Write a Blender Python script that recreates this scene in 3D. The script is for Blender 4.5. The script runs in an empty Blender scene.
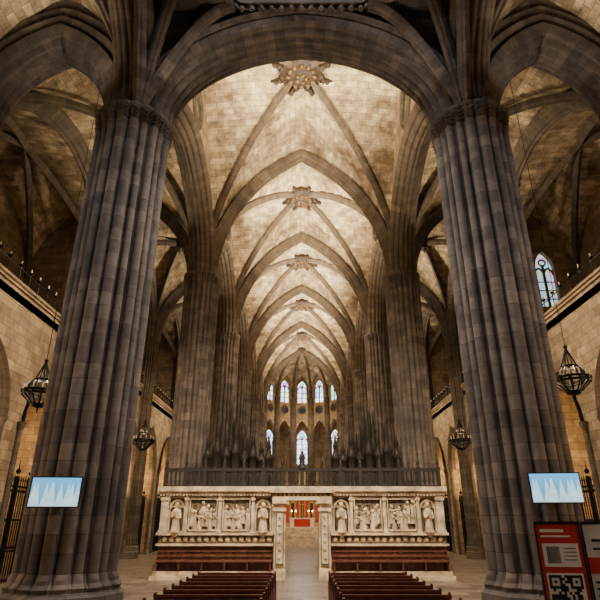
import bpy, math, random
from math import sin, cos, pi, sqrt, atan2, radians
from mathutils import Vector
from mathutils.geometry import tessellate_polygon
random.seed(7)
COL = bpy.context.scene.collection

# ------------------------------------------------------------------ materials
def nt(name):
    m = bpy.data.materials.new(name); m.use_nodes = True
    n = m.node_tree.nodes; l = m.node_tree.links
    return m, n, l, n['Principled BSDF']

def stone(name, c1, c2, mortar, bw=.7, bh=.4, stain=.5, stain_col=(.05,.04,.035), rough=.85, bump=.35, stain_scale=.35, ms=.012, lo=.42, hi=.68, vmin=.6, vmax=1.3):
    m, n, l, b = nt(name)
    tc = n.new('ShaderNodeTexCoord'); geo = n.new('ShaderNodeNewGeometry')
    wn = n.new('ShaderNodeTexNoise'); wn.inputs['Scale'].default_value=.9
    l.new(tc.outputs['UV'], wn.inputs['Vector'])
    wa = n.new('ShaderNodeVectorMath'); wa.operation='MULTIPLY_ADD'
    wa.inputs[1].default_value=(.16,.07,0); l.new(wn.outputs['Color'], wa.inputs[0]); l.new(tc.outputs['UV'], wa.inputs[2])
    br = n.new('ShaderNodeTexBrick')
    br.inputs['Color1'].default_value = (*c1, 1); br.inputs['Color2'].default_value = (*c2, 1)
    br.inputs['Mortar'].default_value = (*mortar, 1)
    br.inputs['Scale'].default_value = 1; br.inputs['Mortar Size'].default_value = ms
    br.inputs['Mortar Smooth'].default_value = .6
    br.inputs['Brick Width'].default_value = bw; br.inputs['Row Height'].default_value = bh
    l.new(wa.outputs[0], br.inputs['Vector'])
    n1 = n.new('ShaderNodeTexNoise'); n1.inputs['Scale'].default_value = stain_scale
    n1.inputs['Detail'].default_value = 6; n1.inputs['Roughness'].default_value = .65
    l.new(geo.outputs['Position'], n1.inputs['Vector'])
    rp = n.new('ShaderNodeValToRGB'); rp.color_ramp.elements[0].position = lo; rp.color_ramp.elements[1].position = hi
    rp.color_ramp.elements[0].color = (0,0,0,1); rp.color_ramp.elements[1].color = (stain,stain,stain,1)
    l.new(n1.outputs['Fac'], rp.inputs['Fac'])
    mx = n.new('ShaderNodeMixRGB'); mx.inputs['Color2'].default_value = (*stain_col, 1)
    l.new(rp.outputs['Color'], mx.inputs['Fac']); l.new(br.outputs['Color'], mx.inputs['Color1'])
    n2 = n.new('ShaderNodeTexNoise'); n2.inputs['Scale'].default_value = 1.9; n2.inputs['Detail'].default_value = 8; n2.inputs['Roughness'].default_value=.66
    l.new(geo.outputs['Position'], n2.inputs['Vector'])
    mr = n.new('ShaderNodeMapRange'); mr.inputs['From Min'].default_value=.3; mr.inputs['From Max'].default_value=.7
    mr.inputs['To Min'].default_value=vmin; mr.inputs['To Max'].default_value=vmax
    l.new(n2.outputs['Fac'], mr.inputs['Value'])
    mu = n.new('ShaderNodeMixRGB'); mu.blend_type='MULTIPLY'; mu.inputs['Fac'].default_value=1
    l.new(mx.outputs['Color'], mu.inputs['Color1']); l.new(mr.outputs['Result'], mu.inputs['Color2'])
    l.new(mu.outputs['Color'], b.inputs['Base Color'])
    b.inputs['Roughness'].default_value = rough
    bp = n.new('ShaderNodeBump'); bp.inputs['Strength'].default_value = bump; bp.inputs['Distance'].default_value=.05
    ad = n.new('ShaderNodeMath'); ad.operation='SUBTRACT'
    l.new(n2.outputs['Fac'], ad.inputs[0]); l.new(br.outputs['Fac'], ad.inputs[1])
    l.new(ad.outputs[0], bp.inputs['Height']); l.new(bp.outputs['Normal'], b.inputs['Normal'])
    return m

def plain(name, c, rough=.6, metal=0, var=.25, scale=6, emis=None, es=0):
    m, n, l, b = nt(name)
    t = n.new('ShaderNodeTexNoise'); t.inputs['Scale'].default_value=scale; t.inputs['Detail'].default_value=4
    g = n.new('ShaderNodeNewGeometry'); l.new(g.outputs['Position'], t.inputs['Vector'])
    mr = n.new('ShaderNodeMapRange'); mr.inputs['From Min'].default_value=.3; mr.inputs['From Max'].default_value=.7
    mr.inputs['To Min'].default_value=1-var; mr.inputs['To Max'].default_value=1+var
    l.new(t.outputs['Fac'], mr.inputs['Value'])
    mu = n.new('ShaderNodeMixRGB'); mu.blend_type='MULTIPLY'; mu.inputs['Fac'].default_value=1
    mu.inputs['Color1'].default_value=(*c,1); l.new(mr.outputs['Result'], mu.inputs['Color2'])
    l.new(mu.outputs['Color'], b.inputs['Base Color'])
    b.inputs['Roughness'].default_value=rough; b.inputs['Metallic'].default_value=metal
    if emis:
        b.inputs['Emission Color'].default_value=(*emis,1); b.inputs['Emission Strength'].default_value=es
    return m

def glass_mat(name, base, strength, colorful=.5, sc=4.0):
    m, n, l, b = nt(name)
    g = n.new('ShaderNodeTexCoord'); v = n.new('ShaderNodeTexVoronoi'); v.inputs['Scale'].default_value=sc
    l.new(g.outputs['Object'], v.inputs['Vector'])
    mx = n.new('ShaderNodeMixRGB'); mx.inputs['Fac'].default_value=colorful; mx.inputs['Color1'].default_value=(*base,1)
    l.new(v.outputs['Color'], mx.inputs['Color2'])
    l.new(mx.outputs['Color'], b.inputs['Emission Color']); b.inputs['Emission Strength'].default_value=strength
    b.inputs['Base Color'].default_value=(.05,.05,.06,1); b.inputs['Roughness'].default_value=.2
    return m

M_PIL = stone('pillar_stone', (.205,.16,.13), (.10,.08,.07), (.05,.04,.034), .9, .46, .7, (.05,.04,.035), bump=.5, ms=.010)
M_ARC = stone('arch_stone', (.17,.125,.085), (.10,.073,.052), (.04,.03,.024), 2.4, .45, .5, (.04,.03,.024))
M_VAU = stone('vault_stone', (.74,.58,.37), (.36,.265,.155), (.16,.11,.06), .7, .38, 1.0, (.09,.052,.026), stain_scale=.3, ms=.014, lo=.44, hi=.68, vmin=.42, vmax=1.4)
M_WAL = stone('wall_stone', (.46,.33,.19), (.25,.175,.10), (.09,.062,.04), .85, .42, .6, (.10,.07,.045), ms=.014)
M_MAR = plain('screen_marble', (.56,.44,.30), .6, var=.45, scale=2.4)
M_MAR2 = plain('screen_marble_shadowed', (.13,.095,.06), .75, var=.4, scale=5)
M_RED = plain('screen_red_wood', (.12,.042,.024), .5, var=.4, scale=4)
M_WOOD = plain('pew_wood', (.10,.026,.017), .42, var=.35, scale=5)
M_DWOOD = plain('dark_oak', (.012,.008,.005), .65, var=.4)
M_IRON = plain('wrought_iron', (.010,.009,.009), .5, .7)
M_GOLD = plain('gilding', (.65,.42,.13), .35, .8)
M_BOSS = plain('boss_paint', (.032,.018,.011), .65, var=.6, scale=3)
M_BGOLD = plain('boss_worn_gilding', (.13,.07,.025), .55, .2, var=.5, scale=4)
M_BLACK = plain('black_plastic', (.012,.012,.014), .4)
M_CANDLE = plain('candle_wax', (.5,.42,.3), .6, emis=(1,.7,.35), es=.08)
M_FLAME = plain('flame', (1,.7,.3), .6, emis=(1,.62,.25), es=25)
M_DAY = glass_mat('daylight_glass', (.5,.72,1.0), 4.5, .6, 1.3)
M_STG = glass_mat('stained_glass_dim', (.25,.3,.4), .8, .6)
M_STB = glass_mat('stained_glass_bright', (.45,.6,.75), 1.6, .5, 3.0)
M_OCU = glass_mat('oculus_glass', (.75,.85,.35), 2.2, .35)
M_CLOTH = plain('altar_cloth', (.8,.78,.72), .8, var=.05)
M_REDC = plain('red_cloth', (.45,.03,.02), .8, var=.15)
M_PRED = plain('poster_red', (.62,.045,.035), .5, var=.04)
M_PWHT = plain('poster_white', (.85,.84,.82), .5, var=.03)

def floor_mat():
    m,n,l,b = nt('marble_floor')
    tc=n.new('ShaderNodeTexCoord'); br=n.new('ShaderNodeTexBrick')
    br.inputs['Color1'].default_value=(.24,.195,.155,1); br.inputs['Color2'].default_value=(.10,.08,.068,1)
    br.inputs['Mortar'].default_value=(.04,.033,.028,1); br.inputs['Scale'].default_value=1
    br.inputs['Brick Width'].default_value=.8; br.inputs['Row Height'].default_value=.8; br.inputs['Mortar Size'].default_value=.014
    br.offset=0
    l.new(tc.outputs['UV'],br.inputs['Vector'])
    t=n.new('ShaderNodeTexNoise'); t.inputs['Scale'].default_value=2; t.inputs['Detail'].default_value=6
    l.new(tc.outputs['UV'],t.inputs['Vector'])
    mr=n.new('ShaderNodeMapRange'); mr.inputs['To Min'].default_value=.6; mr.inputs['To Max'].default_value=1.4
    l.new(t.outputs['Fac'],mr.inputs['Value'])
    mu=n.new('ShaderNodeMixRGB'); mu.blend_type='MULTIPLY'; mu.inputs['Fac'].default_value=1
    l.new(br.outputs['Color'],mu.inputs['Color1']); l.new(mr.outputs['Result'],mu.inputs['Color2'])
    l.new(mu.outputs['Color'],b.inputs['Base Color'])
    mr2=n.new('ShaderNodeMapRange'); mr2.inputs['To Min'].default_value=.16; mr2.inputs['To Max'].default_value=.5
    l.new(t.outputs['Fac'],mr2.inputs['Value']); l.new(mr2.outputs['Result'],b.inputs['Roughness'])
    return m
M_FLO = floor_mat()
def tv_mat():
    m,n,l,b = nt('monitor_picture')
    tc=n.new('ShaderNodeTexCoord'); sp=n.new('ShaderNodeSeparateXYZ'); l.new(tc.outputs['UV'],sp.inputs[0])
    w=n.new('ShaderNodeTexNoise'); w.inputs['Scale'].default_value=4; w.inputs['Detail'].default_value=3
    l.new(tc.outputs['UV'],w.inputs['Vector'])
    r=n.new('ShaderNodeValToRGB'); e=r.color_ramp.elements
    e[0].position=.2; e[0].color=(.12,.36,.48,1); e[1].position=1; e[1].color=(.11,.44,.82,1)
    l.new(sp.outputs['Y'],r.inputs['Fac'])
    wv=n.new('ShaderNodeTexVoronoi'); wv.voronoi_dimensions='1D'; wv.inputs['Scale'].default_value=9
    l.new(sp.outputs['X'],wv.inputs['W'])
    ad=n.new('ShaderNodeMath'); ad.operation='MULTIPLY_ADD'; ad.inputs[1].default_value=-1.0; ad.inputs[2].default_value=.85
    l.new(wv.outputs['Distance'],ad.inputs[0])
    gt=n.new('ShaderNodeMath'); gt.operation='GREATER_THAN'; l.new(ad.outputs[0],gt.inputs[0]); l.new(sp.outputs['Y'],gt.inputs[1])
    f=n.new('ShaderNodeMath'); f.operation='MULTIPLY'; l.new(gt.outputs[0],f.inputs[0]); l.new(w.outputs['Fac'],f.inputs[1])
    mx=n.new('ShaderNodeMixRGB'); mx.inputs['Color2'].default_value=(.85,.98,1,1)
    l.new(f.outputs[0],mx.inputs['Fac']); l.new(r.outputs['Color'],mx.inputs['Color1'])
    l.new(mx.outputs['Color'],b.inputs['Emission Color']); b.inputs['Emission Strength'].default_value=1.6
    b.inputs['Base Color'].default_value=(.02,.02,.02,1)
    return m
M_TV = tv_mat()

# ------------------------------------------------------------------ mesh builder
class MB:
    def __init__(s): s.v=[]; s.f=[]; s.uv=[]; s.m=[]; s.sm=[]
    def V(s,p): s.v.append(tuple(p)); return len(s.v)-1
    def F(s,idx,uv=None,m=0,sm=False):
        s.f.append(tuple(idx)); s.uv.append(uv); s.m.append(m); s.sm.append(sm)
    def grid(s,P,UV=None,m=0,sm=True,fuv=None):
        base=[[s.V(p) for p in row] for row in P]
        for i in range(len(P)-1):
            for j in range(len(P[0])-1):
                uv=None
                if UV: uv=[UV[i][j],UV[i+1][j],UV[i+1][j+1],UV[i][j+1]]
                elif fuv: uv=fuv(i,j)
                s.F((base[i][j],base[i+1][j],base[i+1][j+1],base[i][j+1]),uv,m,sm)
    def box(s,x0,x1,y0,y1,z0,z1,m=0):
        i=[s.V(p) for p in [(x0,y0,z0),(x1,y0,z0),(x1,y1,z0),(x0,y1,z0),(x0,y0,z1),(x1,y0,z1),(x1,y1,z1),(x0,y1,z1)]]
        for q in [(0,3,2,1),(4,5,6,7),(0,1,5,4),(1,2,6,5),(2,3,7,6),(3,0,4,7)]:
            s.F([i[k] for k in q],None,m)
    def lathe(s,c,prof,n=12,m=0,sm=True,sx=1,sy=1,fold=0,fn=6):
        P=[]
        for (r,z) in prof:
            row=[]
            for k in range(n+1):
                a=2*pi*k/n; rr=r*(1+fold*cos(fn*a))
                row.append((c[0]+sx*rr*cos(a),c[1]+sy*rr*sin(a),c[2]+z))
            P.append(row)
        s.grid(P,None,m,sm)
    def tube(s,p0,p1,r0,r1=None,n=8,m=0,caps=False):
        if r1 is None: r1=r0
        p0=Vector(p0);p1=Vector(p1);d=(p1-p0).normalized()
        a=d.orthogonal().normalized(); b=d.cross(a)
        P=[]
        for p,r in ((p0,r0),(p1,r1)):
            P.append([tuple(p+a*r*cos(2*pi*k/n)+b*r*sin(2*pi*k/n)) for k in range(n+1)])
        s.grid(P,None,m,True)
    def ball(s,c,r,m=0,n=8,sc=(1,1,1)):
        P=[]
        for i in range(n//2+2):
            ph=-pi/2+pi*i/(n//2+1)
            P.append([(c[0]+sc[0]*r*cos(ph)*cos(2*pi*k/n),c[1]+sc[1]*r*cos(ph)*sin(2*pi*k/n),c[2]+sc[2]*r*sin(ph)) for k in range(n+1)])
        s.grid(P,None,m,True)
    def panel(s,outer,holes,mapf,t,m=0):
        loops=[outer]+holes
        flat=[p for L in loops for p in L]
        tris=tessellate_polygon([[Vector((p[0],p[1],0)) for p in L] for L in loops])
        A=[s.V(mapf(p[0],p[1],0)) for p in flat]; B=[s.V(mapf(p[0],p[1],t)) for p in flat]
        for tr in tris:
            uv=[flat[k] for k in tr]
            s.F([A[k] for k in tr],uv,m); s.F([B[k] for k in reversed(tr)],list(reversed(uv)),m)
        o=0
        for L in loops:
            k=len(L)
            for i in range(k):
                j=(i+1)%k
                s.F((A[o+i],A[o+j],B[o+j],B[o+i]),None,m)
            o+=k
    def sweep(s,path,B,prof,m=0,sm=True):
        n=len(path); path=[Vector(p) for p in path]; B=Vector(B).normalized()
        P=[];UV=[];L=0
        pl=[0]
        for k in range(1,len(prof)): pl.append(pl[-1]+sqrt((prof[k][0]-prof[k-1][0])**2+(prof[k][1]-prof[k-1][1])**2))
        for i in range(n):
            T=(path[min(i+1,n-1)]-path[max(i-1,0)]).normalized()
            N=T.cross(B)
            if i: L+=(path[i]-path[i-1]).length
            P.append([tuple(path[i]+B*w+N*d) for w,d in prof])
            UV.append([(pl[k],L) for k in range(len(prof))])
        s.grid(P,UV,m,sm)
    def obj(s,name,mats,parent=None,loc=(0,0,0),rot=(0,0,0)):
        me=bpy.data.meshes.new(name); me.from_pydata(s.v,[],s.f)
        for mt in mats: me.materials.append(mt)
        uvl=me.uv_layers.new(name='UVMap').data
        k=0
        for fi,f in enumerate(s.f):
            uv=s.uv[fi]
            if uv is None:
                n=Vector((0,0,0))
                for a in range(len(f)):
                    p=s.v[f[a]];q=s.v[f[(a+1)%len(f)]]
                    n.x+=(p[1]-q[1])*(p[2]+q[2]);n.y+=(p[2]-q[2])*(p[0]+q[0]);n.z+=(p[0]-q[0])*(p[1]+q[1])
                ax=max(range(3),key=lambda i:abs(n[i]))
                o={0:(1,2),1:(0,2),2:(0,1)}[ax]
                uv=[(s.v[i][o[0]],s.v[i][o[1]]) for i in f]
            for c in uv:
                uvl[k].uv=c; k+=1
        me.polygons.foreach_set('material_index',s.m); me.polygons.foreach_set('use_smooth',s.sm)
        me.update()
        o=bpy.data.objects.new(name,me); COL.objects.link(o); o.location=loc; o.rotation_euler=rot
        if parent: o.parent=parent
        return o
def inst(o,name,loc,rot=(0,0,0),parent=None,scale=(1,1,1)):
    c=bpy.data.objects.new(name,o.data); COL.objects.link(c); c.location=loc; c.rotation_euler=rot; c.scale=scale
    if parent: c.parent=parent
    return c
def empty(name,loc=(0,0,0)):
    e=bpy.data.objects.new(name,None); COL.objects.link(e); e.location=loc; return e

def archpar(s,h):
    hp=max(h,1.1*s); r=(s*s+hp*hp)/(2*s); return hp,r,-s+r,h/hp
def arch_pts(s,h,n=16):
    hp,r,cx,k=archpar(s,h)
    a1=atan2(hp,-cx); out=[]
    for i in range(n+1):
        t=pi+(a1-pi)*i/n
        out.append((cx+r*cos(t),r*sin(t)*k))
    return out+[(-x,z) for x,z in reversed(out[:-1])]
def arch_z(t,s,h):
    hp,r,cx,k=archpar(s,h); x=-s*min(1,abs(t))
    return sqrt(max(0,r*r-(x-cx)**2))*k
def mold(w,d,rolls,n=None,amp=.06,ex=1.6):
    n=n or rolls*6
    out=[]
    for i in range(n+1):
        x=-w/2+w*i/n
        u=abs(2*x/w)
        out.append((x, d*(1-u**ex) + amp*abs(sin(pi*rolls*i/n))))
    return out

# ------------------------------------------------------------------ layout
P=[1.4,16.1,30.8,42.5,54.2,66.0,78.0]
HW=6.5; AW=13.0; OW=18.0; ZS=17.2; ZT=27.2; ZA=22.6
ZB=16.7

def outline(R,N):
    C=[(0,0,R*.76)]
    K=20
    for k in range(K):
        a=2*pi*k/K
        big=(k%5==0)
        C.append((a,R*(.86 if big else (.83 if k%2 else .875)),R*(.15 if big else (.10 if k%2 else .115))))
        C.append((a+pi/K,R*.83,R*.035))
    out=[]
    for i in range(N+1):
        th=2*pi*i/N; best=0
        for a,d,r in C:
            D=th-a; q=r*r-(d*sin(D))**2
            if q>=0:
                v=d*cos(D)+sqrt(q)
                best=max(best,v)
        out.append(best)
    return out
def pillar_mb(R,N,x=0,y=0,extend=None,zc=None):
    zc=zc or ZS
    o=outline(R,N); mb=MB()
    rows=[(1.28,0,1),(1.28,.45,1),(1.2,.52,.9),(1.2,.8,.8),(1.1,.9,.5),(1.13,1.0,.4),(1.06,1.1,.2),(1.05,1.2,0),(1.0,1.32,0)]
    k=8
    for i in range(1,k+1): rows.append((1,1.32+(zc-.95-1.32)*i/k,0))
    rows+=[(1.035,zc-.80,0),(1.035,zc-.74,0),(1.0,zc-.71,0),(1.01,zc-.66,0)]
    for i in range(6): rows.append((1.02+.012*i,zc-.6+.075*i,.1+.07*i,'f'))
    rows+=[(1.09,zc-.15,.5),(1.11,zc-.08,.6),(1.11,zc+.02,.6),(1.06,zc+.06,.6),(.9,zc+.06,.4)]
    Pn=[];UV=[]
    for ri,rw in enumerate(rows):
        row=[];u=[]
        for i in range(N+1):
            th=2*pi*i/N
            sq=R*.97
            r=(o[i]*(1-rw[2])+sq*rw[2])*rw[0]
            if len(rw)>3: r+=R*.045*sin(th*24+(ri%2)*pi)*(1 if ri%2 else .6)
            row.append((x+r*cos(th),y+r*sin(th),rw[1])); u.append((th*R,rw[1]))
        Pn.append(row);UV.append(u)
    mb.grid(Pn,UV,0,False)
    if extend:
        Pn=[];UV=[]
        for zz in (zc,extend):
            Pn.append([(x+o[i]*.84*cos(2*pi*i/N),y+o[i]*.84*sin(2*pi*i/N),zz) for i in range(N+1)])
            UV.append([(2*pi*i/N*R,zz) for i in range(N+1)])
        mb.grid(Pn,UV,0,False)
    return mb
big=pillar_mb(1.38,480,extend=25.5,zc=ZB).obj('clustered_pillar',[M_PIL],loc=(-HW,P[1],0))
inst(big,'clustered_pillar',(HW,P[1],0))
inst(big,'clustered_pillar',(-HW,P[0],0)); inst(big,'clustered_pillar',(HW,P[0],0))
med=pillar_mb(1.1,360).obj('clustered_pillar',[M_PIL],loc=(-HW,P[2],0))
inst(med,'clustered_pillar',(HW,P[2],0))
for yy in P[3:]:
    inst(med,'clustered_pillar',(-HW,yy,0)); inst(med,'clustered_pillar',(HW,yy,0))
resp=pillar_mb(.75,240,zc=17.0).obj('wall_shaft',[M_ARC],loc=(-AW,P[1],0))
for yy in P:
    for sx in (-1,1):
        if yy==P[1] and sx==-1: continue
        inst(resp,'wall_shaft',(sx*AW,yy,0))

# vaults ------------------------------------------------------------
CEIL=empty('ceiling')
def vault(mb,x0,x1,y0,y1,zs,h,bump,n=14,m=0):
    a=(x1-x0)/2;b=(y1-y0)/2;cx=(x0+x1)/2;cy=(y0+y1)/2
    t=[sin(pi/2*k/n) for k in range(n+1)]; T=[-q for q in reversed(t[1:])]+t
    def Z(u,v): return zs+max(arch_z(u,a,h),arch_z(v,b,h))+bump*(1-u*u)*(1-v*v)
    G=[[(cx+a*u,cy+b*v,Z(u,v)) for v in T] for u in T]
    def al(s):
        out=[0]
        for k in range(1,len(T)): out.append(out[-1]+sqrt((s*(T[k]-T[k-1]))**2+(arch_z(T[k],s,h)-arch_z(T[k-1],s,h))**2))
        return out
    la=al(a);lb=al(b)
    def fuv(i,j):
        um=(T[i]+T[i+1])/2; vm=(T[j]+T[j+1])/2
        c=[(i,j),(i+1,j),(i+1,j+1),(i,j+1)]
        if abs(um)<abs(vm): return [(cy+b*T[q],la[p]) for p,q in c]
        return [(cx+a*T[p],lb[q]) for p,q in c]
    mb.grid(G,None,m,True,fuv)
    return Z
def diag_ribs(mb,x0,x1,y0,y1,zs,h,bump,prof,m=1,n=20):
    a=(x1-x0)/2;b=(y1-y0)/2;cx=(x0+x1)/2;cy=(y0+y1)/2
    for sg in (1,-1):
        path=[]
        for k in range(-n,n+1):
            t=sin(pi/2*k/n)
            path.append((cx+a*t,cy+sg*b*t,zs+arch_z(t,a,h)+bump*(1-t*t)**2))
        d=Vector((a,sg*b,0)).normalized(); Bn=Vector((0,0,1)).cross(d)*-1
        if d.cross(Bn).z>0: Bn=-Bn
        mb.sweep(path,Bn,prof,m)
def xarch(mb,x0,x1,y,zs,h,prof,m=1,n=18):
    s=(x1-x0)/2;cx=(x0+x1)/2
    mb.sweep([(cx+x,y,zs+z) for x,z in arch_pts(s,h,n)],(0,-1,0),prof,m)
def yarch(mb,x,y0,y1,zs,h,prof,m=1,n=18):
    s=(y1-y0)/2;cy=(y0+y1)/2
    mb.sweep([(x,cy+u,zs+z) for u,z in arch_pts(s,h,n)],(1,0,0),prof,m)

mT=mold(1.0,.6,5,40,.1); mD=mold(.46,.36,3,18,.06,1.3); mS=mold(.4,.28,3,12,.03,1.3)
mA=mold(1.3,.6,5,40,.1)
for i in range(1,6):
    mb=MB(); y0,y1=P[i],P[i+1]
    vault(mb,-HW,HW,y0,y1,ZS,ZT-ZS,.5)
    diag_ribs(mb,-HW,HW,y0,y1,ZS,ZT-ZS,.5,mD)
    for sx in (-1,1): yarch(mb,sx*(HW-.12),y0,y1,ZS,ZT-ZS,mS)
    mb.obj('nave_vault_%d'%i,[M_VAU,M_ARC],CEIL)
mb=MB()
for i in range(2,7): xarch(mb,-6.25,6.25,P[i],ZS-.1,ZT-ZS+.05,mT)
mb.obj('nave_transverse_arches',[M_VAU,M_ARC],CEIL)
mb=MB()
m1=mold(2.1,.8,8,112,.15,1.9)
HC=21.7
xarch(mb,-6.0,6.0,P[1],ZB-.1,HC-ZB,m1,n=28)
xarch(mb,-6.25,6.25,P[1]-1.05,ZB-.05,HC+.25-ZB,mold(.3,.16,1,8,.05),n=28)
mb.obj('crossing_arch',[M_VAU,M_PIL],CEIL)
mb=MB()
ap=[(x,ZB-.1+z) for x,z in arch_pts(6.0,HC-ZB,24)]
mb.panel(ap+[(6.5,ZB-.1),(6.5,27.7),(-6.5,27.7),(-6.5,ZB-.1)],[],lambda u,v,w:(u,P[1]-.85+w,v),1.7)
mb.obj('wall_crossing',[M_PIL])
mb=MB(); c=(P[0]+P[1])/2; RO=6.3
oc=[(RO/cos(pi/8)*sin(pi/8+k*pi/4),c+RO/cos(pi/8)*cos(pi/8+k*pi/4)) for k in range(8)]
ZL=21.75
for k in range(8):
    a=Vector((*oc[k],0));b=Vector((*oc[(k+1)%8],0))
    d=(b-a).normalized(); nrm=Vector((d.y,-d.x,0))
    if nrm.dot(Vector((0,c,0))-(a+b)/2)<0: nrm=-nrm
    for (z0,z1,off) in ((ZL,ZL+.2,.12),(ZL+.2,ZL+.45,.28),(ZL+.45,25,.0)):
        q=[a+nrm*off,b+nrm*off,b-nrm*.4,a-nrm*.4]
        lo=[mb.V((p.x,p.y,z0)) for p in q]; hi=[mb.V((p.x,p.y,z1)) for p in q]
        mb.F(lo);mb.F(hi)
        for j in range(4): mb.F((lo[j],lo[(j+1)%4],hi[(j+1)%4],hi[j]))
    L=(b-a).length; nb=int(L/.4)
    for j in range(nb):
        p=a+d*(L*(j+.5)/nb)+nrm*.15
        mb.ball((p.x,p.y,ZL-.02),.13,0,6)
sq=[(-6.6,P[0]-.3),(6.6,P[0]-.3),(6.6,P[1]-.8),(-6.6,P[1]-.8)]
mb.panel(sq,[[(x*1.02,c+(y-c)*1.02) for x,y in oc]],lambda u,v,w:(u,v,ZL+.35+w),.3,0)
for sx in (-1,1):
    for (ex,ey,hh) in ((2.7,P[1]-1.3,4.9),(5.9,c+3.2,4.9),(4.6,c+4.9,5.0)):
        x0,y0=sx*6.1,P[1]-1.0
        path=[(x0+(sx*ex-x0)*t,y0+(ey-y0)*t,ZB+.2+hh*sin(t*pi/2)) for t in [q/14 for q in range(15)]]
        d=(Vector(path[-1])-Vector(path[0])); d.z=0; d.normalize(); Bn=Vector((0,0,1)).cross(d)
        if d.cross(Bn).z>0: Bn=-Bn
        mb.sweep(path,Bn,mold(.5,.3,3,18,.06),0)
mb.obj('crossing_lantern_gallery',[M_PIL],CEIL)

def boss(name,loc,R):
    mb=MB()
    mb.lathe((0,0,0),[(0,-.75),(R*.08,-.7),(R*.16,-.55),(R*.3,-.5),(R*.42,-.36),(R*.5,-.38),(R*.72,-.3),(R*.78,-.12),(R*.9,-.14),(R,0),(R,.3),(0,.3)],24,0)
    for k in range(12):
        a=k*pi/6; mb.ball((R*.62*cos(a),R*.62*sin(a),-.36),R*.13,1,6)
        mb.ball((R*.98*cos(a+.26),R*.98*sin(a+.26),-.02),R*.18,0,6)
    for k in range(5):
        a=k*2*pi/5; mb.ball((R*.22*cos(a),R*.22*sin(a),-.52),R*.12,1,6)
    for k in range(8):
        a=k*pi/4+pi/8
        mb.tube((R*cos(a),R*sin(a),-.1),(R*1.65*cos(a),R*1.65*sin(a),.1),R*.17,R*.05,6,0)
        for q in (1.15,1.35): mb.ball((R*q*cos(a),R*q*sin(a),-.12),R*.14,0,6)
    return mb.obj(name,[M_BOSS,M_BGOLD],loc=loc,parent=CEIL)
for i in range(1,6):
    boss('roof_boss_%d'%i,(0,(P[i]+P[i+1])/2,ZT+.1),1.25 if i==1 else 1.2)

ARC=[empty('arcade_wall'),empty('arcade_wall')]
for si,sx in enumerate((-1,1)):
    for i in range(0,6):
        y0,y1=P[i],P[i+1]; mb=MB(); L=y1-y0
        xa,xb=sorted((sx*HW,sx*AW))
        h=ZA-17.0
        vault(mb,xa,xb,y0,y1,17.0,h,.5)
        diag_ribs(mb,xa,xb,y0,y1,17.0,h,.5,mD)
        yarch(mb,sx*(AW-.05),y0+.3,y1-.3,17.0,h-.1,mA)
        xc,xd=sorted((sx*AW,sx*OW))
        vault(mb,xc,xd,y0,y1,16.5,5.3,.2,8)
        diag_ribs(mb,xc,xd,y0,y1,16.5,5.3,.2,mS)
        mb.obj('aisle_vault_%d_%d'%(si,i),[M_VAU,M_ARC],CEIL)
        boss('aisle_boss_%d_%d'%(si,i),((xa+xb)/2,(y0+y1)/2,ZA+.25),.5)
        mb=MB(); cy=(y0+y1)/2; s=L/2-.35
        lo=[(cy+u,ZS+z) for u,z in arch_pts(s,ZA-ZS,16)]
        hi=[(cy+u,ZS+z) for u,z in arch_pts(L/2,ZT-ZS+.35,20)]
        zo=24.75;ro=1.0
        hole=[(cy+ro*cos(2*pi*k/24),zo+ro*sin(2*pi*k/24)) for k in range(24)]
        mb.panel(lo+list(reversed(hi)),[hole],lambda u,v,w:(sx*(HW-.45)+w*sx,u,v),.9)
        ps=mold(1.7,.7,6,72,.13)
        yarch(mb,sx*HW,y0+.45,y1-.45,ZS-.1,ZA-ZS,ps,1)
        for k in range(24):
            a0=2*pi*k/24;a1=2*pi*(k+1)/24
            for rr,tr in ((ro,.13),(ro+.28,.09)):
                mb.tube((sx*(HW-.5),cy+rr*cos(a0),zo+rr*sin(a0)),(sx*(HW-.5),cy+rr*cos(a1),zo+rr*sin(a1)),tr,None,6,1)
        mb.obj('arcade_bay_%d'%i,[M_WAL,M_ARC],ARC[si])
        g=MB(); g.panel(hole,[],lambda u,v,w:(sx*(HW-.2)+w*sx,u,v),.06)
        for k in range(4):
            a=k*pi/4; g.tube((sx*(HW-.25),cy-ro*cos(a),zo-ro*sin(a)),(sx*(HW-.25),cy+ro*cos(a),zo+ro*sin(a)),.05,None,5,1)
        g.obj('clerestory_oculus_%d'%i,[M_OCU,M_ARC],ARC[si])
    mb=MB()
    for k,i in enumerate(range(1,7)):
        xa,xb=sorted((sx*(HW+.3),sx*(AW-.2)))
        xarch(mb,xa,xb,P[i],16.8,(21.2 if i==1 else ZA)-16.8,mold(2.0,.8,7,84,.15,1.8) if i==1 else mT,1,n=20)
        if i==1:
            cx=(xa+xb)/2;s=(xb-xa)/2
            ap=[(cx+x,16.8+z) for x,z in arch_pts(s,21.2-16.8,20)]
            mb.panel(ap+[(xb+.3,16.8),(xb+.3,25.5),(xa-.3,25.5),(xa-.3,16.8)],[],lambda u,v,w:(u,P[1]-.7+w,v),1.4,1)
            for e in (.45,.9,1.35):
                xarch(mb,xa-e,xb+e,P[1]-.85,16.8,21.2-16.8+e,mold(.34,.24,1,8,.06),1,20)
    mb.obj('aisle_transverse_arches_%d'%si,[M_VAU,M_PIL],CEIL)

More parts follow.
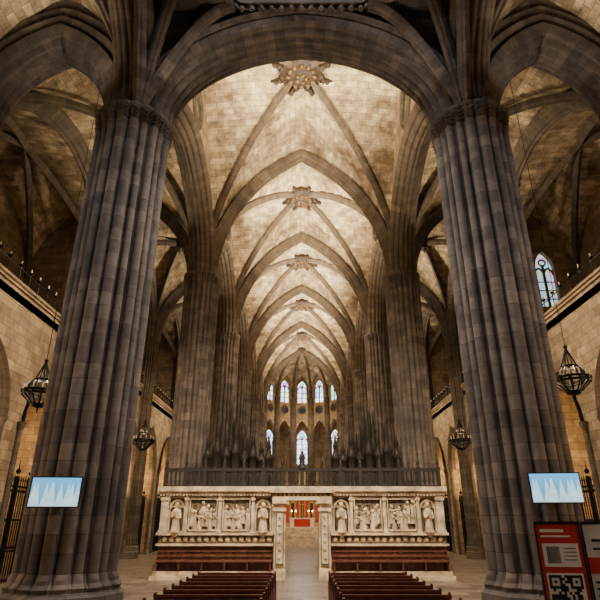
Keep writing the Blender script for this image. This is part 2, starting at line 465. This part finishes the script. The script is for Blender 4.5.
WN=0
def gate_mb(w,H=4.3):
    mb=MB(); n=int(w/.2)
    for k in range(n+1):
        y=-w/2+w*k/n; mb.tube((0,y,0),(0,y,H),.03,None,5)
        mb.tube((0,y,H),(0,y,H+.3),.05,.002,5)
    for z in (.12,1.3,2.6,H-.25): mb.box(-.04,.04,-w/2,w/2,z-.04,z+.04)
    for k in range(0,n+1,max(1,n//4)):
        y=-w/2+w*k/n; mb.box(-.05,.05,max(-w/2,y-.05),min(w/2,y+.05),0,H+.2); mb.ball((0,y,H+.42),.13,0,6); mb.tube((0,y,H+.4),(0,y,H+.95),.05,.005,5)
    for k in range(n):
        y=-w/2+w*(k+.5)/n
        mb.ball((0,y,H-.45),.07,0,5,(.4,1,1)); mb.ball((0,y,1.45),.07,0,5,(.4,1,1))
    return mb
GT={}
for si,(sx,nm) in enumerate(((-1,'left'),(1,'right'))):
    mb=MB()
    for i in range(0,6):
        y0,y1=P[i],P[i+1]; L=y1-y0; w=L/4-.85
        out=[(y0,0)]
        for c in (y0+L/4,y0+3*L/4):
            out+= [(c-w,0)]+[(c+u,6.6+z) for u,z in arch_pts(w,3.4,12)]+[(c+w,0)]
        out+=[(y1,0),(y1,12.4),(y0,12.4)]
        mb.panel(out,[],lambda u,v,wd:(sx*(AW+wd),u,v),.7,0)
        for c in (y0+L/4,y0+3*L/4):
            yarch(mb,sx*(AW+.1),c-w-.1,c+w+.1,6.6,3.5,mold(.7,.28,4,20,.05),1,12)
            for d in (-1,1):
                mb.tube((sx*(AW-.05),c+d*(w+.05),0),(sx*(AW-.05),c+d*(w+.05),6.6),.14,None,8,1)
                mb.lathe((sx*(AW-.05),c+d*(w+.05),6.4),[(.14,0),(.24,.25),(.24,.35)],10,1)
            bx=sx*(OW-.25)
            a,b=sorted((bx,bx+sx*.2))
            for q in range(-2,3):
                hq=4.2-.45*abs(q)
                mb.box(a,b,c+q*.75-.33,c+q*.75+.33,1.2,1.2+hq,2); mb.lathe((bx,c+q*.75,1.2+hq),[(.3,0),(.1,.5),(0,1)],6,2)
            a,b=sorted((bx-sx*.9,bx)); mb.box(a,b,c-1.6,c+1.6,0,1.2,0)
            key=round(w,2)
            if key not in GT:
                GT[key]=gate_mb(2*w-.3).obj('chapel_gate',[M_IRON],loc=(sx*(AW+.35),c,0))
            else: inst(GT[key],'chapel_gate',(sx*(AW+.35),c,0))
        a,b=sorted((sx*(AW+.7),sx*OW))
        mb.box(a,b,y0+L/2-.3,y0+L/2+.3,0,11.8,0)
        for yy in ((y0,y1) if i==5 else (y0,)):
            hh=[]
            if i==2 and sx>0:
                cxw=sx*15.8
                hh=[[(cxw-.6,15.0)]+[(cxw+u,17.7+z) for u,z in arch_pts(.6,1.2,8)]+[(cxw+.6,15.0)]]
            mb.panel([(a,0),(b,0),(b,22),(a,22)],hh,lambda u,v,wd:(u,yy-.35+wd,v),.7,0)
            for h in hh:
                WN+=1; g=MB(); g.panel(h,[],lambda u,v,wd:(u,yy+wd,v),.05)
                g.box(cxw-.07,cxw+.07,yy-.12,yy,15.0,18.0,1)
                for s_ in (-1,1):
                    pts=[(cxw+s_*.3+u,17.3+z) for u,z in arch_pts(.3,.5,5)]
                    for q in range(len(pts)-1): g.tube((pts[q][0],yy-.08,pts[q][1]),(pts[q+1][0],yy-.08,pts[q+1][1]),.07,None,5,1)
                for q in range(12):
                    a0=2*pi*q/12;a1=2*pi*(q+1)/12
                    g.tube((cxw+.22*cos(a0),yy-.08,18.2+.22*sin(a0)),(cxw+.22*cos(a1),yy-.08,18.2+.22*sin(a1)),.06,None,5,1)
                for zz in (15.6,16.2,16.8): g.box(cxw-.6,cxw+.6,yy-.06,yy,zz,zz+.06,1)
                g.obj('window_%d'%WN,[M_STB,M_ARC])
        c=(y0+y1)/2
        hole=[(c-1.1,14)]+[(c+u,18.2+z) for u,z in arch_pts(1.1,2,8)]+[(c+1.1,14)]
        hs=[hole]
        for cc in (y0+L/4,y0+3*L/4):
            hs.append([(cc-.5,7)]+[(cc+u,9+z) for u,z in arch_pts(.5,1,6)]+[(cc+.5,7)])
        mb.panel([(y0,0),(y1,0),(y1,23),(y0,23)],hs,lambda u,v,wd:(sx*(OW+wd),u,v),.6,0)
        for h in hs:
            WN+=1; g=MB(); g.panel(h,[],lambda u,v,wd:(sx*(OW+.3+wd),u,v),.05)
            ys=[p[0] for p in h];zs=[p[1] for p in h]; cc=(min(ys)+max(ys))/2
            g.box(sx*(OW+.2)-.05,sx*(OW+.2)+.05,cc-.06,cc+.06,min(zs),max(zs),1)
            zz=min(zs)+.8
            while zz<max(zs)-.6:
                g.box(sx*(OW+.25)-.03,sx*(OW+.25)+.03,min(ys),max(ys),zz,zz+.05,1); zz+=.8
            g.obj('window_%d'%WN,[M_STG,M_ARC])
    a,b=sorted((sx*(AW+.0),sx*OW))
    mb.box(a,b,P[0],P[-1],11.8,12.2,0)
    a,b=sorted((sx*(AW-.08),sx*(AW+.75)))
    mb.box(a,b,P[0],P[-1],12.4,12.55,0)
    a,b=sorted((sx*(AW-.14),sx*(AW+.75)))
    mb.box(a,b,P[0],P[-1],12.55,12.7,0)
    mb.obj('wall_%s'%nm,[M_WAL,M_ARC,M_GOLD])
    mb=MB(); y=P[1]+.8
    mb.box(sx*AW-.02,sx*AW+.02,P[1]+1,P[-1]-1,13.3,13.34,0)
    while y<P[-1]-1:
        mb.tube((sx*AW,y,12.7),(sx*AW,y,13.4),.03,None,5,0); mb.lathe((sx*AW,y,13.4),[(.02,0),(.1,.05),(.11,.12),(0,.13)],6,0)
        mb.tube((sx*AW,y,13.45),(sx*AW,y,13.7),.04,None,6,1)
        y+=.85+.25*random.random()
    mb.obj('gallery_railing',[M_IRON,M_CANDLE])

# apse ---------------------------------------------------------------
AC=P[-1]; NA=7
slim=pillar_mb(.6,200,zc=14.0,extend=20.8).obj('apse_pillar',[M_ARC],loc=(HW*cos(pi/NA),AC+HW*sin(pi/NA),0))
for k in range(2,NA): inst(slim,'apse_pillar',(HW*cos(pi*k/NA),AC+HW*sin(pi*k/NA),0))
mbA=MB(); mbV=MB()
for k in range(NA):
    t0,t1=pi*k/NA,pi*(k+1)/NA
    for (R,kind) in ((HW,'in'),(13.0,'out')):
        a=Vector((R*cos(t0),AC+R*sin(t0),0)); b=Vector((R*cos(t1),AC+R*sin(t1),0)); d=(b-a).normalized(); L=(b-a).length
        nr=Vector((d.y,-d.x,0))
        if nr.dot((a+b)/2-Vector((0,AC,0)))<0: nr=-nr
        mp=lambda u,v,w:tuple(a+d*(u+L/2)+nr*w+Vector((0,0,v)))
        if kind=='in':
            lo=[(u,15+z) for u,z in arch_pts(L/2-.35,2.2,10)]
            hi=[(u,21+z) for u,z in arch_pts(L/2,3.9,10)]
            win=[(-.7,20.1)]+[(u,22.5+z) for u,z in arch_pts(.7,1.2,6)]+[(.7,20.1)]
            tri=[(.5*cos(2*pi*q/16),18.9+.5*sin(2*pi*q/16)) for q in range(16)]
            mbA.panel([(-L/2,15)]+lo+[(L/2,15)]+list(reversed(hi)),[win,tri],mp,.5,0)
            for q in range(16):
                a0=2*pi*q/16;a1=2*pi*(q+1)/16
                mbA.tube(mp(.6*cos(a0),18.9+.6*sin(a0),-.05),mp(.6*cos(a1),18.9+.6*sin(a1),-.05),.1,None,6,2)
            hs=[win]
        else:
            win=[(-.85,11.2)]+[(u,15.2+z) for u,z in arch_pts(.85,1.5,6)]+[(.85,11.2)]
            mbA.panel([(-L/2,0),(L/2,0),(L/2,18.6),(-L/2,18.6)],[win],mp,.5,0)
            hs=[win]
        for h in hs:
            WN+=1; g=MB(); g.panel(h,[],lambda u,v,w:mp(u,v,w+.3),.05)
            xm=max(p[0] for p in h); z0=min(p[1] for p in h); z1=max(p[1] for p in h)
            g.tube(mp(0,z0,.2),mp(0,z1-xm*1.1,.2),.1,None,6,1)
            for s_ in (-1,1):
                pts=[(s_*xm/2+u,z1-xm*2.1+z) for u,z in arch_pts(xm/2,xm*.75,5)]
                for q in range(len(pts)-1): g.tube(mp(*pts[q],.2),mp(*pts[q+1],.2),.08,None,5,1)
            for q in range(12):
                a0=2*pi*q/12;a1=2*pi*(q+1)/12; rr=xm*.36
                g.tube(mp(rr*cos(a0),z1-xm*.95+rr*sin(a0),.2),mp(rr*cos(a1),z1-xm*.95+rr*sin(a1),.2),.08,None,5,1)
            zz=z0+.8
            while zz<z1-1.4:
                g.tube(mp(-xm,zz,.2),mp(xm,zz,.2),.05,None,6,1); zz+=.8
            g.obj('window_%d'%WN,[M_DAY,M_ARC])
    G=[]
    for i in range(11):
        f=-1+2*i/10; row=[]
        a=Vector((HW*cos(t0),AC+HW*sin(t0),0)); b=Vector((HW*cos(t1),AC+HW*sin(t1),0)); e=a+(b-a)*(f+1)/2
        for j in range(11):
            t=sin(pi/2*j/10)
            p=Vector((0,AC,0)).lerp(e,t)
            row.append((p.x,p.y,21+max(arch_z(t,HW,6.2),arch_z(f,1.45,3.9)*t)))
        G.append(row)
    mbV.grid(G,None,0,True)
    for R0,R1,z in ((HW,13.2,18.4),):
        mbA.grid([[(R0*cos(t0),AC+R0*sin(t0),z),(R1*cos(t0),AC+R1*sin(t0),z)],[(R0*cos(t1),AC+R0*sin(t1),z),(R1*cos(t1),AC+R1*sin(t1),z)]],None,1,False)
for k in range(NA+1):
    th=pi*k/NA; path=[]
    for j in range(15):
        t=cos(pi/2*j/14); path.append((HW*t*cos(th),AC+HW*t*sin(th),21+arch_z(t,HW,6.2)))
    d=Vector((-cos(th),-sin(th),0)); Bn=Vector((0,0,1)).cross(d)
    if d.cross(Bn).z>0: Bn=-Bn
    mbV.sweep(path,Bn,mD,1)
mbA.obj('wall_apse',[M_WAL,M_VAU,M_ARC]); mbV.obj('apse_vault',[M_VAU,M_ARC],CEIL)
boss('apse_boss',(0,AC,27.1),.8)
mb=MB()
for sx in (-1,1):
    a,b=sorted((sx*AW,sx*OW)); mb.box(a,b,AC-.3,AC+.3,0,23)
mb.obj('wall_back',[M_WAL])

mb=MB(); mb.box(-19,19,-6,93,-.3,0); mb.obj('floor',[M_FLO])

# presbytery + altar ---------------------------------------------------
mb=MB()
for k in range(9): mb.box(-4.4,4.4,62+.35*k,76+0,.2*k,.2*(k+1))
mb.obj('presbytery_steps',[M_MAR])
mb=MB()
mb.box(-1.5,1.5,70,71,1.8,2.75,0); mb.box(-1.65,1.65,69.9,71.1,2.75,2.85,0); mb.box(-1.0,1.0,69.95,70.0,1.85,2.7,1)
for x in (-1.3,-.8,.8,1.3):
    mb.lathe((x,70.5,2.85),[(.12,0),(.03,.06),(.03,.35),(.07,.38),(.03,.4),(.03,.7),(0,.72)],8,2); mb.ball((x,70.5,3.65),.06,3,6,(1,1,1.7))
mb.obj('high_altar',[M_CLOTH,M_REDC,M_GOLD,M_FLAME])
mb=MB()
for k in range(-3,4):
    x=k*.62; H=3.6-.28*abs(k)
    mb.box(x-.28,x+.28,73,73.3,1.8,1.8+H,0); mb.box(x-.2,x+.2,72.95,73,2.3,1.6+H,1 if k%2 else 2)
    mb.lathe((x,73.1,1.8+H),[(.3,0),(.12,.5),(.02,1.1),(0,1.15)],6,0)
mb.box(-2.4,2.4,72.9,73.4,1.8,2.15,0)
mb.box(-.05,.05,72.7,72.8,3.0,5.1,3); mb.box(-.45,.45,72.7,72.8,4.4,4.5,3)
mb.obj('gothic_altarpiece',[M_GOLD,M_REDC,M_DWOOD,M_GOLD])
mb=MB()
for k in range(-16,17):
    mb.lathe((k*.2,58,0),[(.06,0),(.06,.15),(.03,.2),(.06,.5),(.03,.85),(.06,.95)],6,0)
mb.box(-3.3,3.3,57.9,58.1,.95,1.1,0)
mb.obj('marble_altar_rail',[M_MAR])

def stalls():
    mb=MB(); L=21.0
    mb.box(0,.3,0,L,0,5.4,0)
    mb.box(-1.0,0,0,L,0,.3,0); mb.box(-.7,0,0,L,.3,.75,0)
    n=14
    for k in range(n+1):
        y=L*k/n
        mb.box(-.75,0,y-.05,y+.05,.3,1.3,0); mb.tube((-.15,y,1.3),(-.15,y,5.4),.06,None,6,0)
        mb.lathe((-.4,y,5.4),[(.12,0),(.11,.8),(.16,.85),(.05,1.6),(0,1.9)],5,0)
        if k<n:
            yc=y+L/n/2
            mb.box(-.65,.1,y,y+L/n,5.2,5.5,0)
            e=.5*(k%2)
            mb.lathe((-.2,yc,5.4),[(.45,0),(.4,.6),(.3,.7),(.26,1.3),(.16,1.5),(.13,2.1),(.06,3.0+e),(0,3.5+e)],6,0)
            for q in range(6): mb.ball((-.2,yc,6.0+.42*q),.32-.03*q,0,5,(1,1,.35))
            yarch(mb,-.5,y+.05,y+L/n-.05,4.6,.6,[(-.08,0),(0,.08),(.08,0)],0,6)
    return mb
s1=stalls().obj('choir_stalls',[M_DWOOD],loc=(4.65,32.4,0))
s2=inst(s1,'choir_stalls',(-4.65,53.4,0),(0,0,pi))

# choir screen ---------------------------------------------------------
SY=28.0
SC=empty('choir_screen',(0,0,0))
mb=MB()
mb.panel([(-7,0),(-.82,0),(-.82,3.5),(.82,3.5),(.82,0),(7,0),(7,4.0),(-7,4.0)],[],lambda u,v,w:(u,SY+w,v),.8,0)
for sx in (-1,1):
    def B(x0,x1,y0,y1,z0,z1,m=0):
        a,b=sorted((sx*x0,sx*x1)); mb.box(a,b,y0,y1,z0,z1,m)
    B(1.4,7.2,SY-.45,SY,0,.16); B(1.4,7.1,SY-.3,SY,.16,.36)
    B(1.45,6.98,SY-.1,SY,.36,1.45,2)
    k=1.46
    while k<6.95: B(k,k+.06,SY-.14,SY-.1,.36,1.45,2); k+=.33
    for z in (.38,1.0,1.22,1.42): B(1.45,6.98,SY-.17,SY-.1,z-.035,z+.035,2)
    B(1.45,6.98,SY-.5,SY-.1,.76,.82,2)
    k=1.5
    while k<6.95: B(k,k+.06,SY-.46,SY-.1,.36,.76,2); k+=1.08
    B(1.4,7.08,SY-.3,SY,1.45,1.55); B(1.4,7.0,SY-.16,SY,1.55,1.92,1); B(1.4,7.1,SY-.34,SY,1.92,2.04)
    k=1.6
    while k<6.9: mb.ball((sx*k,SY-.18,1.735),.13,0,6,(1,.5,1)); k+=.34
    B(1.35,7.05,SY-.12,SY,3.68,3.8); B(1.35,7.12,SY-.26,SY,3.8,3.92); B(1.35,7.2,SY-.4,SY+.8,3.92,4.15)
    k=1.4
    while k<7.05: B(k,k+.08,SY-.3,SY-.2,3.72,3.8); k+=.16
    for x0,x1 in ((6.62,7.0),(5.66,5.8),(4.0,4.15),(2.36,2.5),(1.36,1.48)):
        B(x0,x1,SY-.22,SY,2.04,3.68); B(x0-.04,x1+.04,SY-.27,SY,3.5,3.62); B(x0-.04,x1+.04,SY-.27,SY,2.04,2.16)
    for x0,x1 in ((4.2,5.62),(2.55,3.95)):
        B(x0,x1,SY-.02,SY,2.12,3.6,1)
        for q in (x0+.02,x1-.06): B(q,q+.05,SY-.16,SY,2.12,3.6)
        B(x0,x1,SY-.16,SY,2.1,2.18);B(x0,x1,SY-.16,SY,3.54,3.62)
        for q in range(3):
            cx=x0+.3+q*.42; xarch(mb,sx*cx-.18,sx*cx+.18,SY-.06,3.05,.3,[(-.05,0),(0,.05),(.05,0)],0,6)
            mb.tube((sx*cx-.18,SY-.05,2.3),(sx*cx-.18,SY-.05,3.05),.035,None,6,0)
        for q in range(7):
            cx=x0+.18+(x1-x0-.36)*q/6+random.uniform(-.05,.05); hh=random.uniform(.7,1.15); lean=random.uniform(-.3,.3); z0=2.18+random.choice((0,0,.14,.25))
            X=sx*cx
            mb.lathe((X,SY-.07,z0),[(.10,0),(.12,.1),(.07,hh*.5),(.12,hh*.72),(.05,hh*.8),(.04,hh*.84)],10,0,True,1,.9,.16,5)
            mb.ball((X+lean*.2,SY-.12,z0+hh*.92),.08,0,8,(1,1,1.2))
            mb.tube((X-.09,SY-.12,z0+hh*.7),(X+lean*1.1-.12,SY-.2,z0+hh*(.5+random.random()*.4)),.04,.026,6,0)
            mb.tube((X+.09,SY-.12,z0+hh*.7),(X+lean*1.1+.14,SY-.2,z0+hh*(.4+random.random()*.5)),.04,.026,6,0)
    for cx in (6.2,1.93):
        X=sx*cx
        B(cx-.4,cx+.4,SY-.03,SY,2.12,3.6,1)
        xarch(mb,X-.38,X+.38,SY-.12,3.15,.4,mold(.22,.1,2,8,.03),0,8)
        for d in (-.37,.37):
            mb.tube((X+d,SY-.12,2.1),(X+d,SY-.12,3.15),.05,None,8,0); mb.lathe((X+d,SY-.12,3.08),[(.05,0),(.09,.08),(.09,.12)],8,0)
        for q in range(7):
            a=pi*(q+.5)/7; mb.tube((X,SY-.04,3.15),(X+.3*cos(a),SY-.06,3.15+.3*sin(a)),.02,.05,5,0)
        mb.lathe((X,SY-.25,1.95),[(.05,-.12),(.22,.05),(.26,.12),(.26,.17),(0,.17)],12,0)
        mb.lathe((X,SY-.25,2.12),[(.19,0),(.2,.08),(.15,.45),(.17,.75),(.2,.88),(.16,.97),(.07,1.02),(.06,1.08)],18,0,True,1,.8,.1,7)
        mb.ball((X,SY-.27,3.28),.1,0,10,(.9,1,1.25)); mb.ball((X,SY-.36,3.27),.022,0,5)
        mb.ball((X,SY-.22,3.31),.115,0,8,(1,.8,1.1))
        mb.tube((X-.18,SY-.27,2.98),(X-.2,SY-.38,2.72),.06,.045,7,0); mb.tube((X-.2,SY-.38,2.72),(X-.04,SY-.46,2.82),.045,.035,7,0)
        mb.tube((X+.18,SY-.27,2.98),(X+.22,SY-.36,2.7),.06,.045,7,0); mb.tube((X+.22,SY-.36,2.7),(X+.05,SY-.46,2.74),.045,.035,7,0)
        mb.ball((X-.02,SY-.47,2.83),.045,0,6); mb.ball((X+.04,SY-.47,2.75),.045,0,6)
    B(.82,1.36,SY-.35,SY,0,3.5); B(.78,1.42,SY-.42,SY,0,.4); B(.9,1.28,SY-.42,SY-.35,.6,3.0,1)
    B(.94,1.24,SY-.44,SY-.42,.7,2.9); B(.78,1.42,SY-.45,SY,3.0,3.15);B(.74,1.46,SY-.5,SY,3.35,3.5)
    for q in range(6): mb.ball((sx*1.09,SY-.45,.95+q*.36),.09,0,6,(1,.5,1.2))
mb.box(-1.46,1.46,SY-.42,SY+.8,3.5,3.68,0); mb.box(-1.4,1.4,SY-.36,SY,3.68,3.85,1); mb.box(-1.6,1.6,SY-.55,SY+.8,3.85,4.15,0)
k=-1.3
while k<1.3: mb.ball((k,SY-.37,3.76),.07,0,6,(1,.5,1)); k+=.22
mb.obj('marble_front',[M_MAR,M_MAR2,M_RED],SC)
mb=MB(); n=62
for k in range(n+1):
    x=-6.9+13.8*k/n
    mb.lathe((x,SY,4.15),[(.06,0),(.06,.06),(.03,.1),(.065,.26),(.03,.42),(.06,.46),(.03,.5),(.06,.64),(.03,.74),(.06,.78)],7,0)
mb.box(-7,7,SY-.08,SY+.08,4.15,4.22,0); mb.box(-7,7,SY-.1,SY+.1,4.9,5.05,0)
for k in range(15):
    x=-6.95+13.9*k/14
    mb.box(x-.09,x+.09,SY-.09,SY+.09,4.15,5.1,0); mb.lathe((x,SY,5.1),[(.12,0),(.04,.06),(.1,.16),(.07,.28),(.03,.4),(.03,.6),(.06,.64),(0,.72)],8,0)
mb.obj('balustrade',[M_DWOOD],SC)
mb=MB()
mb.lathe((0,SY+.0,5.03),[(.2,0),(.2,.08),(.12,.14),(.14,.35),(.08,.6),(.1,.7),(.04,.75)],12,0,True,1,.8,.08,6)
mb.ball((0,SY,5.83),.08,0,8,(1,1,1.2))
for s_ in (-1,1):
    mb.tube((s_*.09,SY,5.7),(s_*.16,SY-.08,5.5),.04,.03,6,0); mb.tube((s_*.16,SY-.08,5.5),(s_*.03,SY-.14,5.56),.03,.02,6,0)
mb.obj('crest_statue',[M_DWOOD],SC)
mb=MB()
for sx in (-1,1):
    for (x,H) in ((5.1,1.9),(4.6,2.7),(4.1,2.0),(3.6,2.5),(3.1,1.6),(2.65,2.0),(2.2,1.4),(1.8,1.7)):
        X=sx*x
        mb.box(X-.18,X+.18,SY+1.0,SY+1.3,0,5.0,0)
        mb.lathe((X,SY+1.15,5.0),[(.25,0),(.23,.35*H),(.28,.37*H),(.15,.5*H),(.11,.7*H),(.15,.72*H),(.05,H),(0,H+.2)],6,0)
        for q in range(3): mb.ball((X,SY+1.15,5.0+H*(.45+.15*q)),.2-.035*q,0,5,(1,1,.4))
    a,b=sorted((sx*1.6,sx*5.2)); mb.box(a,b,SY+1.05,SY+1.25,0,4.9,0)
mb.obj('stall_end_canopies',[M_DWOOD],SC)

# pews -----------------------------------------------------------------
def pew():
    mb=MB(); w=1.38
    prof=[(-.28,0),(.22,0),(.24,.1),(.2,.45),(.32,.93),(.26,.95),(.2,.85),(.12,.6),(-.2,.58),(-.28,.45)]
    for x in (-w,w-.06):
        mb.panel([(-p[0],p[1]) for p in prof],[],lambda u,v,t:(x+t,u,v),.06)
    mb.box(-w,w,-.18,.25,.41,.45)
    for (za,zb,ya,yb) in ((.5,.66,-.19,-.235),(.69,.84,-.24,-.28)):
        i=[mb.V(p) for p in [(-w,ya,za),(w,ya,za),(w,ya-.03,za),(-w,ya-.03,za),(-w,yb,zb),(w,yb,zb),(w,yb-.03,zb),(-w,yb-.03,zb)]]
        for q in [(0,3,2,1),(4,5,6,7),(0,1,5,4),(1,2,6,5),(2,3,7,6),(3,0,4,7)]: mb.F([i[k] for k in q])
    mb.box(-w,w,-.34,-.25,.84,.9)
    mb.box(-w+.06,w-.06,-.22,-.19,.1,.4)
    mb.box(-w+.1,w-.1,-.62,-.46,.2,.25); mb.box(-w+.15,-w+.2,-.6,-.2,0,.2); mb.box(w-.2,w-.15,-.6,-.2,0,.2)
    return mb
pw=None
for r in range(11):
    for x in (-2.3,2.3):
        y=20.9-r*.98
        if pw is None: pw=pew().obj('church_pew',[M_WOOD],loc=(x,y,0))
        else: inst(pw,'church_pew',(x,y,0))

def chand():
    mb=MB(); R=.6
    for z,r in ((0,R),(.12,R),(.55,R*.45)):
        for k in range(24):
            a=2*pi*k/24;b=2*pi*(k+1)/24
            mb.tube((r*cos(a),r*sin(a),z),(r*cos(b),r*sin(b),z),.05,None,5,0)
    for k in range(12):
        a=2*pi*k/12
        mb.lathe((R*cos(a),R*sin(a),.1),[(.02,-.2),(.08,0),(.08,.05)],6,0); mb.tube((R*cos(a),R*sin(a),.12),(R*cos(a),R*sin(a),.34),.03,None,6,1)
        mb.tube((R*cos(a),R*sin(a),-.02),(R*.45*cos(a),R*.45*sin(a),-.35),.035,None,5,0)
        mb.tube((R*cos(a),R*sin(a),.12),(R*.45*cos(a),R*.45*sin(a),.55),.03,None,5,0)
        mb.tube((R*.45*cos(a),R*.45*sin(a),.55),(0,0,1.3),.02,None,5,0)
    mb.ball((0,0,-.38),.28,0,10,(1,1,.4)); mb.ball((0,0,1.3),.08,0,6)
    mb.tube((0,0,-.45),(0,0,-.7),.05,.01,6,0)
    mb.tube((0,0,1.3),(0,0,22.7-6.8),.012,None,5,0)
    for k in range(66): mb.ball((0,0,1.4+.21*k),.02,0,5,(1,.6,1.6))
    return mb
ch=chand().obj('iron_chandelier',[M_IRON,M_CANDLE],loc=(-9.75,19.2,6.9))
for p in ((9.75,18.5,7.2),(-9.75,32.8,7.0),(9.75,32.8,7.0),(-9.75,48.3,6.8),(9.75,48.3,6.8)): inst(ch,'iron_chandelier',p)

def monitor():
    mb=MB()
    mb.box(-.64,.64,0,.07,-.38,.38,0)
    i=[mb.V(p) for p in [(-.61,-.005,-.35),(.61,-.005,-.35),(.61,-.005,.35),(-.61,-.005,.35)]]
    mb.F(i,[(0,0),(1,0),(1,1),(0,1)],1)
    mb.box(-.15,.15,.07,.12,-.15,.15,0); mb.box(-.04,.04,.12,.45,-.04,.04,0); mb.box(-.12,.12,.4,.46,-.3,.3,0)
    return mb
mo=monitor().obj('wall_mounted_monitor',[M_BLACK,M_TV],loc=(-6.38,14.3,3.27),rot=(radians(-4),0,radians(6)))
inst(mo,'wall_mounted_monitor',(6.55,14.3,3.37),(radians(-4),0,radians(-8)))

def banner(kind):
    mb=MB()
    mb.box(-.37,.37,-.02,.02,.12,2.55,1 if kind else 0)
    mb.box(-.38,.38,-.035,.035,2.53,2.58,2); mb.box(-.39,-.36,-.035,.035,.1,2.55,2); mb.box(.36,.39,-.035,.035,.1,2.55,2)
    mb.box(-.4,.4,-.2,.2,0,.12,2)
    def q(x0,x1,z0,z1,m): mb.box(x0,x1,-.03,-.02,z0,z1,m)
    if kind:
        q(-.36,.36,1.75,2.0,0)
        q(-.25,.25,2.25,2.29,2); q(-.25,.1,2.12,2.15,2)
        for k in range(9): q(-.3,.3-.1*(k%3),1.6-.1*k,1.63-.1*k,2)
    else:
        q(-.3,.1,2.40,2.45,1); q(-.3,.2,2.32,2.35,1)
        q(-.3,.3,1.85,2.22,1); q(-.24,-.02,1.9,2.17,2)
        for k in range(4): q(.04,.26,2.13-.06*k,2.15-.06*k,2)
        q(-.3,.3,1.15,1.75,1)
        s_=.042
        for a in range(13):
            for b in range(13):
                fnd=any(abs(a-ca)<=2 and abs(b-cb)<=2 for ca,cb in ((2,2),(2,10),(10,10)))
                on=random.random()<.5
                if fnd:
                    for ca,cb in ((2,2),(2,10),(10,10)):
                        if abs(a-ca)<=2 and abs(b-cb)<=2: on=max(abs(a-ca),abs(b-cb))!=1
                if on: mb.box(-.273+a*s_,-.273+(a+1)*s_,-.033,-.03,1.177+b*s_,1.177+(b+1)*s_,2)
        for k in range(5): q(-.3,.25,1.0-.1*k,1.03-.1*k,1)
    return mb
banner(0).obj('information_banner',[M_PRED,M_PWHT,M_BLACK],loc=(4.55,10.2,0),rot=(0,0,radians(-8)))
banner(1).obj('information_banner',[M_PRED,M_PWHT,M_BLACK],loc=(5.35,10.1,0),rot=(0,0,radians(-14)))

# ------------------------------------------------------------------ lights
def area(loc,tgt,size,power,color,name='floodlight',spread=180):
    d=bpy.data.lights.new(name,'AREA'); d.energy=power; d.color=color; d.shape='SQUARE'; d.size=size; d.spread=radians(spread)
    o=bpy.data.objects.new(name,d); COL.objects.link(o); o.location=loc
    o.rotation_euler=(Vector(tgt)-Vector(loc)).to_track_quat('-Z','Y').to_euler(); return o
def point(loc,power,color,r=.2,name='lamp'):
    d=bpy.data.lights.new(name,'POINT'); d.energy=power; d.color=color; d.shadow_soft_size=r
    o=bpy.data.objects.new(name,d); COL.objects.link(o); o.location=loc; return o
WARM=(1,.84,.58)
for i in range(1,6):
    y0,y1=P[i],P[i+1]; ym=(y0+y1)/2
    for sx in (-1,1):
        for yy,f in ((y0+1.3,1.4),(y1-1.3,.45)):
            area((sx*5.0,yy,17.7),(-sx*1.6,ym,26.0),.35,640*f,WARM,spread=80)
        area((sx*5.1,y0+1.1,16.0),(-sx*6.5,y1,7),.4,230,(1,.82,.6),spread=110)  # added cross-light to lift the opposite nave pillars, source unseen
for i in range(0,6):
    y0,y1=P[i],P[i+1]; ym=(y0+y1)/2
    for sx in (-1,1):
        area((sx*8.0,y1-1.5,17.2),(sx*11,ym,23),.4,190,WARM,spread=105)
        area((sx*8.0,ym,16),(sx*13,ym,8),.6,380,(1,.82,.56),spread=115)
        for q in (.25,.75): point((sx*14.6,y0+(y1-y0)*q,6.0),650,(1,.62,.27),.2)
for p in ((-9.75,19.2,7.4),(9.75,18.5,7.7),(-9.75,32.8,7.6),(9.75,32.8,7.6)): point(p,90,(1,.7,.42),.1)
area((0,8.8,30),(0,10,0),7,1500,(.95,.95,1),'lantern_daylight')
for sx in (-1,1):
    area((sx*3.2,14.9,19.2),(-sx*6.6,15.2,4),.4,400,(1,.92,.82),'crossing_fill_light',80)  # unseen fill added to cross-light the pillar shafts so the grooves read
    area((sx*11.5,9,15.5),(sx*6.8,16.1,7),.4,110,(.92,.93,1),'aisle_fill_light',100)  # added side fill on the pillar flanks from the aisle
    area((sx*5.0,14.2,16.9),(-sx*2,13.5,23),.4,55,(1,.88,.7),'crossing_up_fill',140)  # added fill that brightens the crossing arch mouldings, source unseen
    area((sx*8.2,14.2,16.9),(sx*11,13.5,23),.4,55,(1,.88,.7),'crossing_up_fill',140)  # same added fill for the aisle arch mouldings
    area((sx*4.6,17.6,16.2),(sx*3.2,28,2.5),.5,640,(1,.84,.62),'screen_fill_light',80)  # fill added to brighten the choir screen front, source unseen
area((0,68,16),(0,72,2),2,700,(1,.75,.5),'altar_light')
area((0,42,20),(0,42,0),3,700,(1,.8,.58),'choir_fill_light')  # overhead fill added to lighten the background behind the stall canopies
area((4.9,21.5,22.5),(3.2,20.5,27),.4,130,(.8,1,.25),'oculus_tinted_light',120)
point((0,80,17),900,(1,.78,.5),.4)
for th in (30,90,150): point((9.8*cos(radians(th)),AC+9.8*sin(radians(th)),8),300,(1,.76,.48),.3)

w=bpy.data.worlds.new('world'); bpy.context.scene.world=w; w.use_nodes=True
w.node_tree.nodes['Background'].inputs['Color'].default_value=(.85,.84,.86,1)
w.node_tree.nodes['Background'].inputs['Strength'].default_value=.055

cd=bpy.data.cameras.new('camera'); cam=bpy.data.objects.new('camera',cd); COL.objects.link(cam)
cd.sensor_width=36; cd.lens=36*521/600
cam.location=(0,0,2.6); cam.rotation_euler=(radians(90+22.9),0,radians(.22))
cd.clip_end=300
bpy.context.scene.camera=cam
